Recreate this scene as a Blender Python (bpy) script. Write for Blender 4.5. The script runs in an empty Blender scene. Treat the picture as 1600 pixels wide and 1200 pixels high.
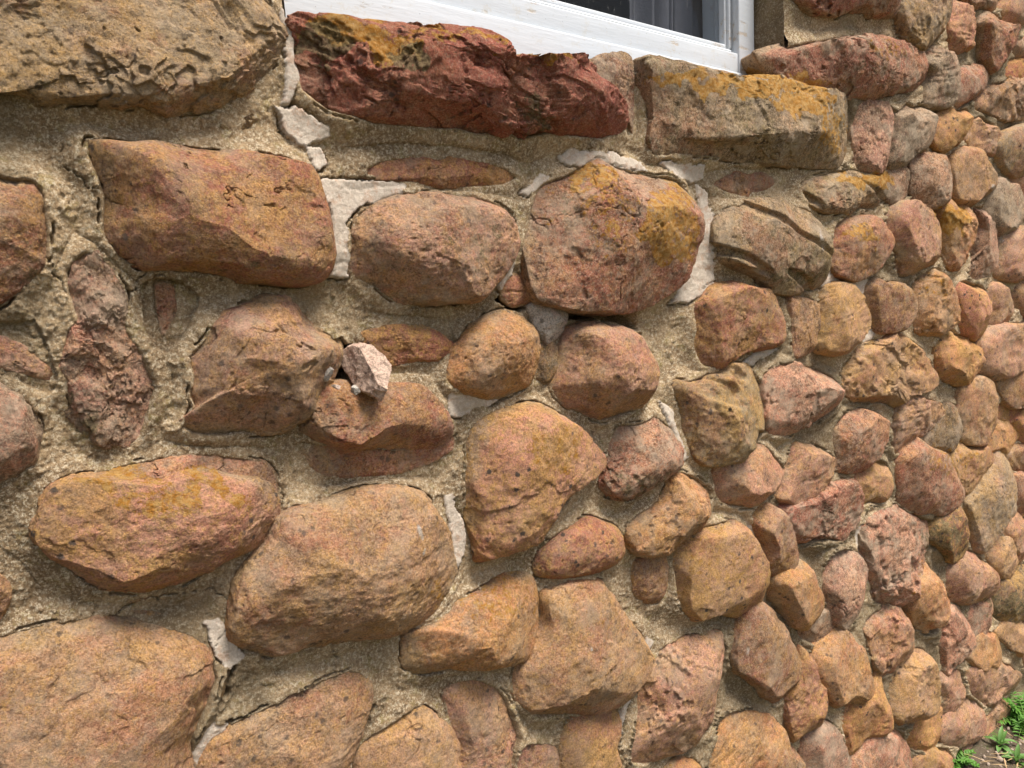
import bpy, math, random
import numpy as np
from mathutils import Matrix, Vector
sc = bpy.context.scene
C = sc.collection
random.seed(7)
rng = np.random.RandomState(7)
# ------------------------------------------------------------------ camera
DIST = 0.9                     # metres from the wall face (plane y = 0, x runs along the wall, z up)
ALPHA, PITCH, ROLL = math.radians(53.4), math.radians(6.2), 0.045
FPX = 1180.0                   # focal length in pixels of the 1600 px wide photograph
CAM = np.array([0.0, -DIST, 1.22])
F0 = np.array([math.cos(ALPHA), math.sin(ALPHA), 0]); R0 = np.array([math.sin(ALPHA), -math.cos(ALPHA), 0])
Fv = F0*math.cos(PITCH) + np.array([0, 0, -math.sin(PITCH)])
U0 = np.cross(R0, Fv)
Rv = R0*math.cos(ROLL) - U0*math.sin(ROLL)
Uv = U0*math.cos(ROLL) + R0*math.sin(ROLL)
cd = bpy.data.cameras.new('camera'); cam = bpy.data.objects.new('camera', cd); C.objects.link(cam)
M = Matrix((tuple(Rv)+(0,), tuple(Uv)+(0,), tuple(-Fv)+(0,), (0, 0, 0, 1))).transposed()
M.translation = Vector(CAM); cam.matrix_world = M
cd.sensor_width = 36; cd.lens = 36*FPX/1600; cd.clip_start = 0.02; cd.clip_end = 400
sc.camera = cam
# flip roll so that plumb lines lean the way they do in the photograph
def proj(P):
    D = P-CAM; z = D@Fv
    return np.stack([800+FPX*(D@Rv)/z, 600-FPX*(D@Uv)/z], -1)
def back(px, y=0.0):
    px = np.atleast_2d(np.asarray(px, float))
    d = Fv + ((px[:, :1]-800)/FPX)*Rv - ((px[:, 1:]-600)/FPX)*Uv
    t = (y-CAM[1])/d[:, 1:2]
    return CAM + d*t
# ------------------------------------------------------------------ light
SUN_EL, SUN_AZ = math.radians(66), math.radians(-70)     # sun above, behind the photographer
w = bpy.data.worlds.new('World'); sc.world = w; w.use_nodes = True
nt = w.node_tree; bg = nt.nodes['Background']
sky = nt.nodes.new('ShaderNodeTexSky'); sky.sky_type = 'NISHITA'; sky.sun_disc = False
sky.sun_elevation = SUN_EL; sky.sun_rotation = math.radians(90)-SUN_AZ
sky.air_density = 1.0; sky.dust_density = 4.0; sky.ozone_density = 1.0
nt.links.new(sky.outputs[0], bg.inputs[0]); bg.inputs[1].default_value = 0.10
sl = bpy.data.lights.new('sun', 'SUN'); sl.energy = 4.1; sl.angle = math.radians(24); sl.color = (1, .95, .88)
so = bpy.data.objects.new('sun', sl); C.objects.link(so)
sd = Vector((math.cos(SUN_EL)*math.cos(SUN_AZ), math.cos(SUN_EL)*math.sin(SUN_AZ), math.sin(SUN_EL)))
so.rotation_euler = (-sd).to_track_quat('-Z', 'Y').to_euler(); so.location = (0, -5, 6)
sc.view_settings.view_transform = 'Standard'; sc.view_settings.look = 'None'
sc.view_settings.exposure = 0.66; sc.view_settings.gamma = 1.0
# ------------------------------------------------------------------ noise
def _h(ix, iy, iz, s):
    with np.errstate(over='ignore'):
        n = ix.astype(np.uint32)*np.uint32(374761393)+iy.astype(np.uint32)*np.uint32(668265263)+iz.astype(np.uint32)*np.uint32(1274126177)+np.uint32((s*2654435761) & 0xffffffff)
        n = (n ^ (n >> np.uint32(13)))*np.uint32(1103515245)
        n = (n ^ (n >> np.uint32(15)))*np.uint32(2246822519)
        n = n ^ (n >> np.uint32(14))
    return n.astype(np.float32)/np.float32(4294967295.0)
def noise(P, s=0):
    i = np.floor(P).astype(np.int64)+100000; f = (P-np.floor(P)).astype(np.float32)
    f = f*f*f*(f*(f*6-15)+10); i = i.astype(np.uint32)
    r = 0
    one = np.uint32(1)
    c = {}
    for a in (0, 1):
        for b in (0, 1):
            for d in (0, 1):
                c[a, b, d] = _h(i[..., 0]+one*a, i[..., 1]+one*b, i[..., 2]+one*d, s)
    x0 = [c[0, b, d]*(1-f[..., 0])+c[1, b, d]*f[..., 0] for b in (0, 1) for d in (0, 1)]
    y0 = [x0[0]*(1-f[..., 1])+x0[2]*f[..., 1], x0[1]*(1-f[..., 1])+x0[3]*f[..., 1]]
    return (y0[0]*(1-f[..., 2])+y0[1]*f[..., 2])*2-1
ROT = np.array([[.36, .48, -.8], [-.8, .6, 0], [.48, .64, .6]])
def fbm(P, o=4, s=0, g=.5):
    r = 0; a = 1; n = 0; P = np.asarray(P)
    for k in range(o):
        r = r+a*noise(P, s+k); n += a; a *= g; P = (P@ROT)*2.03+7.3
    return r/n
def ridge(P, o=3, s=0):
    r = 0; a = 1; n = 0
    for k in range(o):
        r = r+a*(1-2*np.abs(noise(P, s+k))); n += a; a *= .5; P = (P@ROT)*2.03+3.1
    return r/n
def sstep(x, a, b):
    t = np.clip((x-a)/(b-a), 0, 1); return t*t*(3-2*t)
# ------------------------------------------------------------------ mesh helpers
def quad_mesh(name, V, Q, attrs=None, smooth=True):
    me = bpy.data.meshes.new(name); V = np.asarray(V, np.float32); Q = np.asarray(Q, np.int32)
    me.vertices.add(len(V)); me.vertices.foreach_set('co', V.ravel())
    me.loops.add(Q.size); me.loops.foreach_set('vertex_index', Q.ravel())
    me.polygons.add(len(Q)); me.polygons.foreach_set('loop_start', np.arange(0, Q.size, Q.shape[1], dtype=np.int32))
    me.update(calc_edges=True); me.validate()
    me.polygons.foreach_set('use_smooth', np.full(len(me.polygons), smooth))
    for k, a in (attrs or {}).items():
        at = me.attributes.new(k, 'FLOAT_COLOR', 'POINT')
        a = np.asarray(a, np.float32)
        if a.shape[1] == 3: a = np.hstack([a, np.ones((len(a), 1), np.float32)])
        at.data.foreach_set('color', a.ravel())
    return me
def link(name, me, mat, parent=None, **props):
    o = bpy.data.objects.new(name, me); C.objects.link(o)
    if mat and me: me.materials.append(mat)
    if parent: o.parent = parent
    for k, v in props.items(): o[k] = v
    return o
def grid_quads(n, m):
    i = np.arange(n-1)[:, None]*m+np.arange(m-1)[None]
    return np.stack([i, i+m, i+m+1, i+1], -1).reshape(-1, 4)
def lin(c):
    c = np.asarray(c, float)/255; return np.where(c < .04045, c/12.92, ((c+.055)/1.055)**2.4)
def smooth_poly(P, n=160):
    P = np.asarray(P, float); m = len(P); out = []
    k = max(4, n//m)
    for i in range(m):
        a, b, c, d = P[i-1], P[i], P[(i+1) % m], P[(i+2) % m]
        for t in np.arange(k)/k:
            cr = .5*((2*b)+(-a+c)*t+(2*a-5*b+4*c-d)*t*t+(-a+3*b-3*c+d)*t**3)
            out.append(cr*.8+(b*(1-t)+c*t)*.2)
    return np.array(out)
# ------------------------------------------------------------------ materials
class NT:
    def __init__(s, name):
        s.m = bpy.data.materials.new(name); s.m.use_nodes = True; s.t = s.m.node_tree
        s.b = s.t.nodes['Principled BSDF']; s.out = s.t.nodes['Material Output']
        s.geo = s.n('ShaderNodeNewGeometry'); s.pos = s.geo.outputs['Position']
    def n(s, k, **kw):
        x = s.t.nodes.new(k)
        for a, b in kw.items(): setattr(x, a, b)
        return x
    def L(s, a, b):
        if isinstance(a, (int, float)): b.default_value = a
        elif isinstance(a, (tuple, list, np.ndarray)): b.default_value = tuple(a)+((1,) if len(a) == 3 and b.type == 'RGBA' else ())
        else: s.t.links.new(a, b)
    def noise(s, scale, detail=4, rough=.6, vec=None, dist=0, ntype='FBM'):
        x = s.n('ShaderNodeTexNoise'); x.inputs['Scale'].default_value = scale; x.inputs['Detail'].default_value = detail
        x.inputs['Roughness'].default_value = rough; x.inputs['Distortion'].default_value = dist
        s.L(vec or s.pos, x.inputs['Vector']); return x.outputs['Fac']
    def voro(s, scale, feature='F1', vec=None, out='Distance'):
        x = s.n('ShaderNodeTexVoronoi', feature=feature); x.inputs['Scale'].default_value = scale
        s.L(vec or s.pos, x.inputs['Vector']); return x.outputs[out]
    def ramp(s, f, a, b, lo=0., hi=1.):
        x = s.n('ShaderNodeMapRange', interpolation_type='SMOOTHSTEP'); s.L(f, x.inputs[0])
        for i, v in ((1, a), (2, b), (3, lo), (4, hi)): x.inputs[i].default_value = v
        return x.outputs[0]
    def math(s, op, a, b=0.):
        x = s.n('ShaderNodeMath', operation=op); s.L(a, x.inputs[0]); s.L(b, x.inputs[1]); return x.outputs[0]
    def mix(s, f, a, b, mode='MIX'):
        x = s.n('ShaderNodeMix', data_type='RGBA', blend_type=mode); s.L(f, x.inputs[0]); s.L(a, x.inputs[6]); s.L(b, x.inputs[7]); return x.outputs[2]
    def attr(s, name):
        x = s.n('ShaderNodeAttribute', attribute_name=name); return x.outputs['Color']
    def sep(s, c):
        x = s.n('ShaderNodeSeparateColor'); s.L(c, x.inputs[0]); return x.outputs
    def bump(s, h, dist, strength=1., prev=None):
        x = s.n('ShaderNodeBump'); x.inputs['Strength'].default_value = strength; x.inputs['Distance'].default_value = dist
        s.L(h, x.inputs['Height'])
        if prev: s.L(prev, x.inputs['Normal'])
        return x.outputs[0]
def stone_material():
    s = NT('weathered sandstone'); col = s.attr('tint'); par = s.sep(s.attr('wear'))
    lich, dark, fresh = par[0], par[1], par[2]
    # broad mottling
    fm = s.math('SUBTRACT', 1., s.math('MULTIPLY', fresh, .9)); M_ = lambda f: s.math('MULTIPLY', f, fm)
    c = s.mix(M_(s.ramp(s.noise(9, 6, .72), .44, .60, 0, .75)), col, s.mix(.6, col, tuple(lin((222, 168, 128)))))
    ka = s.n('ShaderNodeAttribute', attribute_name='wear').outputs['Alpha']; kb = s.math('SUBTRACT', 1.1, ka)   # one number per stone
    X = lambda f, k: s.math('MINIMUM', s.math('MULTIPLY', f, k), .92)
    c = s.mix(X(M_(s.ramp(s.noise(12, 9, .82, dist=.3), .46, .56, .05, 1.1)), ka), c, s.mix(.8, col, tuple(lin((204, 156, 78)))))     # ochre film
    c = s.mix(X(M_(s.ramp(s.noise(17, 9, .84), .485, .56, 0, 1.2)), kb), c, s.mix(.8, col, tuple(lin((128, 108, 84)))))              # grey-brown film
    c = s.mix(s.ramp(s.noise(7, 8, .8), .52, .59, 0, .6), c, s.mix(.6, col, tuple(lin((182, 96, 74)))))                # bare rust-red
    # grain: every sand grain a little different
    c = s.mix(X(M_(s.ramp(s.noise(80, 9, .92), .51, .56, 0, 1.)), ka), c, tuple(lin((212, 160, 76))))
    c = s.mix(X(s.ramp(s.noise(105, 9, .92), .515, .57, 0, 1.2), kb), c, s.mix(.75, col, tuple(lin((72, 60, 50)))))
    c = s.mix(s.ramp(s.noise(360, 4, .85),   .40, .55, .75, .0), c, s.mix(1., c, (.42, .39, .38), 'MULTIPLY'))
    c = s.mix(X(s.ramp(s.noise(250, 6, .9), .51, .58, 0, .6), kb), c, tuple(lin((228, 196, 162))))
    c = s.mix(X(M_(s.ramp(s.noise(15, 8, .8), .46, .62, 0, .7)), kb), c, tuple(lin((184, 164, 138))))     # mortar dust
    hs = s.n('ShaderNodeHueSaturation'); hs.inputs['Saturation'].default_value = .93; hs.inputs['Value'].default_value = 1.04; s.L(c, hs.inputs['Color']); c = hs.outputs[0]
    # orange lichen
    l = s.math('ADD', s.math('MULTIPLY', lich, .55), s.math('SUBTRACT', s.noise(70, 9, .82), .90))
    c = s.mix(s.ramp(l, -.01, .045, 0, .85), c, s.mix(s.ramp(s.noise(120, 7, .85), .44, .56), tuple(lin((176, 120, 36))), tuple(lin((196, 156, 92)))))
    # grey-green / black crust
    d = s.math('ADD', s.math('MULTIPLY', dark, .55), s.math('SUBTRACT', s.noise(55, 9, .82), .88))
    c = s.mix(s.ramp(d, -.02, .07, 0, .8), c, s.mix(s.ramp(s.noise(200, 4, .8), .4, .6), tuple(lin((78, 70, 48))), tuple(lin((140, 126, 92)))))
    # dark lichen dots and pale salts
    dots = s.math('ADD', s.voro(52), s.math('MULTIPLY', s.noise(150, 5, .85), .7))
    c = s.mix(s.math('MULTIPLY', s.math('MULTIPLY', s.ramp(dots, .47, .60, .85, 0), s.ramp(s.noise(9, 5, .75), .47, .55)), s.math('ADD', ka, .25)), c, tuple(lin((86, 78, 72))))
    salt = s.math('MULTIPLY', s.ramp(s.noise(150, 6, .85), .60, .68), s.ramp(s.noise(11, 3), .52, .66))
    c = s.mix(s.math('MULTIPLY', salt, .7), c, tuple(lin((226, 212, 184))))
    s.L(c, s.b.inputs['Base Color']); s.b.inputs['Roughness'].default_value = .95
    s.b.inputs['Specular IOR Level'].default_value = .15
    n1 = s.bump(s.math('ADD', s.noise(90, 9, .82), s.ramp(l, -.01, .045, 0, .25)), .007, .8)
    n2 = s.bump(s.noise(420, 5, .85), .0028, 1., n1)
    pit = s.ramp(s.voro(210), .08, .3)
    n3 = s.bump(s.math('MULTIPLY', pit, s.ramp(s.noise(40, 2), .3, .6)), .0012, .6, n2)
    s.L(n3, s.b.inputs['Normal']); return s.m
def mortar_material():
    s = NT('sandy lime mortar'); par = s.sep(s.attr('wear')); pale, dark, crack = par[0], par[1], par[2]
    c = s.mix(s.ramp(s.noise(7, 7, .75), .38, .62), tuple(lin((150, 126, 96))), tuple(lin((200, 172, 134))))
    c = s.mix(s.ramp(s.noise(17, 8, .8), .50, .62, 0, .6), c, tuple(lin((126, 106, 78))))
    c = s.mix(s.ramp(s.noise(35, 9, .85), .53, .60, 0, .5), c, tuple(lin((168, 152, 92))))               # yellow-green algae
    c = s.mix(s.ramp(s.noise(320, 4, .88), .42, .56, .6, 0), c, s.mix(1., c, (.4, .38, .36), 'MULTIPLY'))
    c = s.mix(s.ramp(s.noise(220, 6, .9), .51, .57, 0, .75), c, tuple(lin((232, 216, 186))))
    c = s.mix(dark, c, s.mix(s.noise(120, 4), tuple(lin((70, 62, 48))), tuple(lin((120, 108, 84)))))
    p = s.mix(s.noise(60, 5, .7), tuple(lin((190, 174, 154))), tuple(lin((230, 220, 206))))
    p = s.mix(s.ramp(s.noise(60, 7, .8), .5, .62, 0, .8), p, tuple(lin((196, 166, 142))))
    p = s.mix(s.ramp(s.noise(200, 6, .9), .50, .57, .5, 0), p, s.mix(1., p, (.6, .56, .5), 'MULTIPLY'))
    c = s.mix(s.ramp(s.math('ADD', pale, s.math('SUBTRACT', s.noise(70, 8, .85), .62)), .1, .5), c, p)
    s.L(c, s.b.inputs['Base Color']); s.b.inputs['Roughness'].default_value = .95; s.b.inputs['Specular IOR Level'].default_value = .12
    k = s.math('SUBTRACT', 1., s.math('MULTIPLY', pale, .5))
    n1 = s.bump(s.math('MULTIPLY', s.noise(90, 8, .75), k), .006, .8)
    n2 = s.bump(s.math('MULTIPLY', s.noise(420, 5, .8), k), .0022, 1., n1)
    s.L(n2, s.b.inputs['Normal']); return s.m
def paint_material():
    s = NT('old white window paint')
    v = s.n('ShaderNodeMapping'); s.L(s.pos, v.inputs[0]); v.inputs['Scale'].default_value = (.12, 1, 1); vv = v.outputs[0]
    c = s.mix(s.noise(4, 4, .6), tuple(lin((188, 193, 199))), tuple(lin((206, 210, 212))))
    pe = s.noise(70, 8, .8, vec=vv); pk = s.ramp(pe, .545, .56)
    pk = s.math('MULTIPLY', pk, s.ramp(s.noise(5, 5, .7), .52, .58, 0, .7))
    c = s.mix(pk, c, s.mix(s.noise(200, 3, vec=vv), tuple(lin((196, 180, 156))), tuple(lin((150, 128, 104)))))
    c = s.mix(s.ramp(s.noise(40, 8, .85), .54, .62, 0, .35), c, tuple(lin((186, 178, 160))))
    c = s.mix(s.ramp(s.voro(70), .03, .06, .6, 0), c, tuple(lin((90, 84, 76))))
    s.L(c, s.b.inputs['Base Color']); s.b.inputs['Roughness'].default_value = .42
    n1 = s.bump(s.math('SUBTRACT', s.noise(25, 5, .6, vec=vv), s.math('MULTIPLY', pk, .5)), .003, .5)
    n1 = s.bump(s.noise(300, 3, .6, vec=vv), .0006, .4, n1)
    s.L(n1, s.b.inputs['Normal']); return s.m
def plain(name, rgb, rough=.8, var=.25, scale=30, bump=.002):
    s = NT(name); c = s.mix(s.noise(scale, 5, .65), tuple(lin(rgb)*(1-var)), tuple(np.minimum(lin(rgb)*(1+var), 1)))
    s.L(c, s.b.inputs['Base Color']); s.b.inputs['Roughness'].default_value = rough
    s.L(s.bump(s.noise(scale*4, 5, .7), bump, .6), s.b.inputs['Normal']); return s.m
def glass_material():
    s = NT('dusty window glass')
    tr = s.n('ShaderNodeBsdfTransparent'); tr.inputs[0].default_value = (.86, .88, .9, 1)
    gl = s.n('ShaderNodeBsdfGlossy'); gl.inputs['Roughness'].default_value = .02; gl.inputs[0].default_value = (.3, .31, .33, 1)
    du = s.n('ShaderNodeBsdfDiffuse'); du.inputs[0].default_value = (.55, .55, .52, 1)
    v = s.n('ShaderNodeMapping'); s.L(s.pos, v.inputs[0]); v.inputs['Scale'].default_value = (1, 1, .1)
    dust = s.math('MULTIPLY', s.ramp(s.noise(300, 4, .7, vec=v.outputs[0]), .62, .72), s.ramp(s.noise(30, 3), .45, .6))
    dust = s.math('ADD', s.math('MULTIPLY', dust, .5), s.ramp(s.noise(220, 3, .8), .69, .75, .02, .5))
    fr = s.n('ShaderNodeFresnel'); fr.inputs[0].default_value = 1.45
    m1 = s.n('ShaderNodeMixShader'); s.L(fr.outputs[0], m1.inputs[0]); s.L(tr.outputs[0], m1.inputs[1]); s.L(gl.outputs[0], m1.inputs[2])
    m2 = s.n('ShaderNodeMixShader'); s.L(dust, m2.inputs[0]); s.L(m1.outputs[0], m2.inputs[1]); s.L(du.outputs[0], m2.inputs[2])
    m3 = s.n('ShaderNodeMixShader'); s.L(s.geo.outputs['Backfacing'], m3.inputs[0]); s.L(m2.outputs[0], m3.inputs[1]); s.L(tr.outputs[0], m3.inputs[2])
    s.L(m3.outputs[0], s.out.inputs[0]); return s.m
MAT_STONE, MAT_MORTAR, MAT_PAINT, MAT_GLASS = stone_material(), mortar_material(), paint_material(), glass_material()
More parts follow.
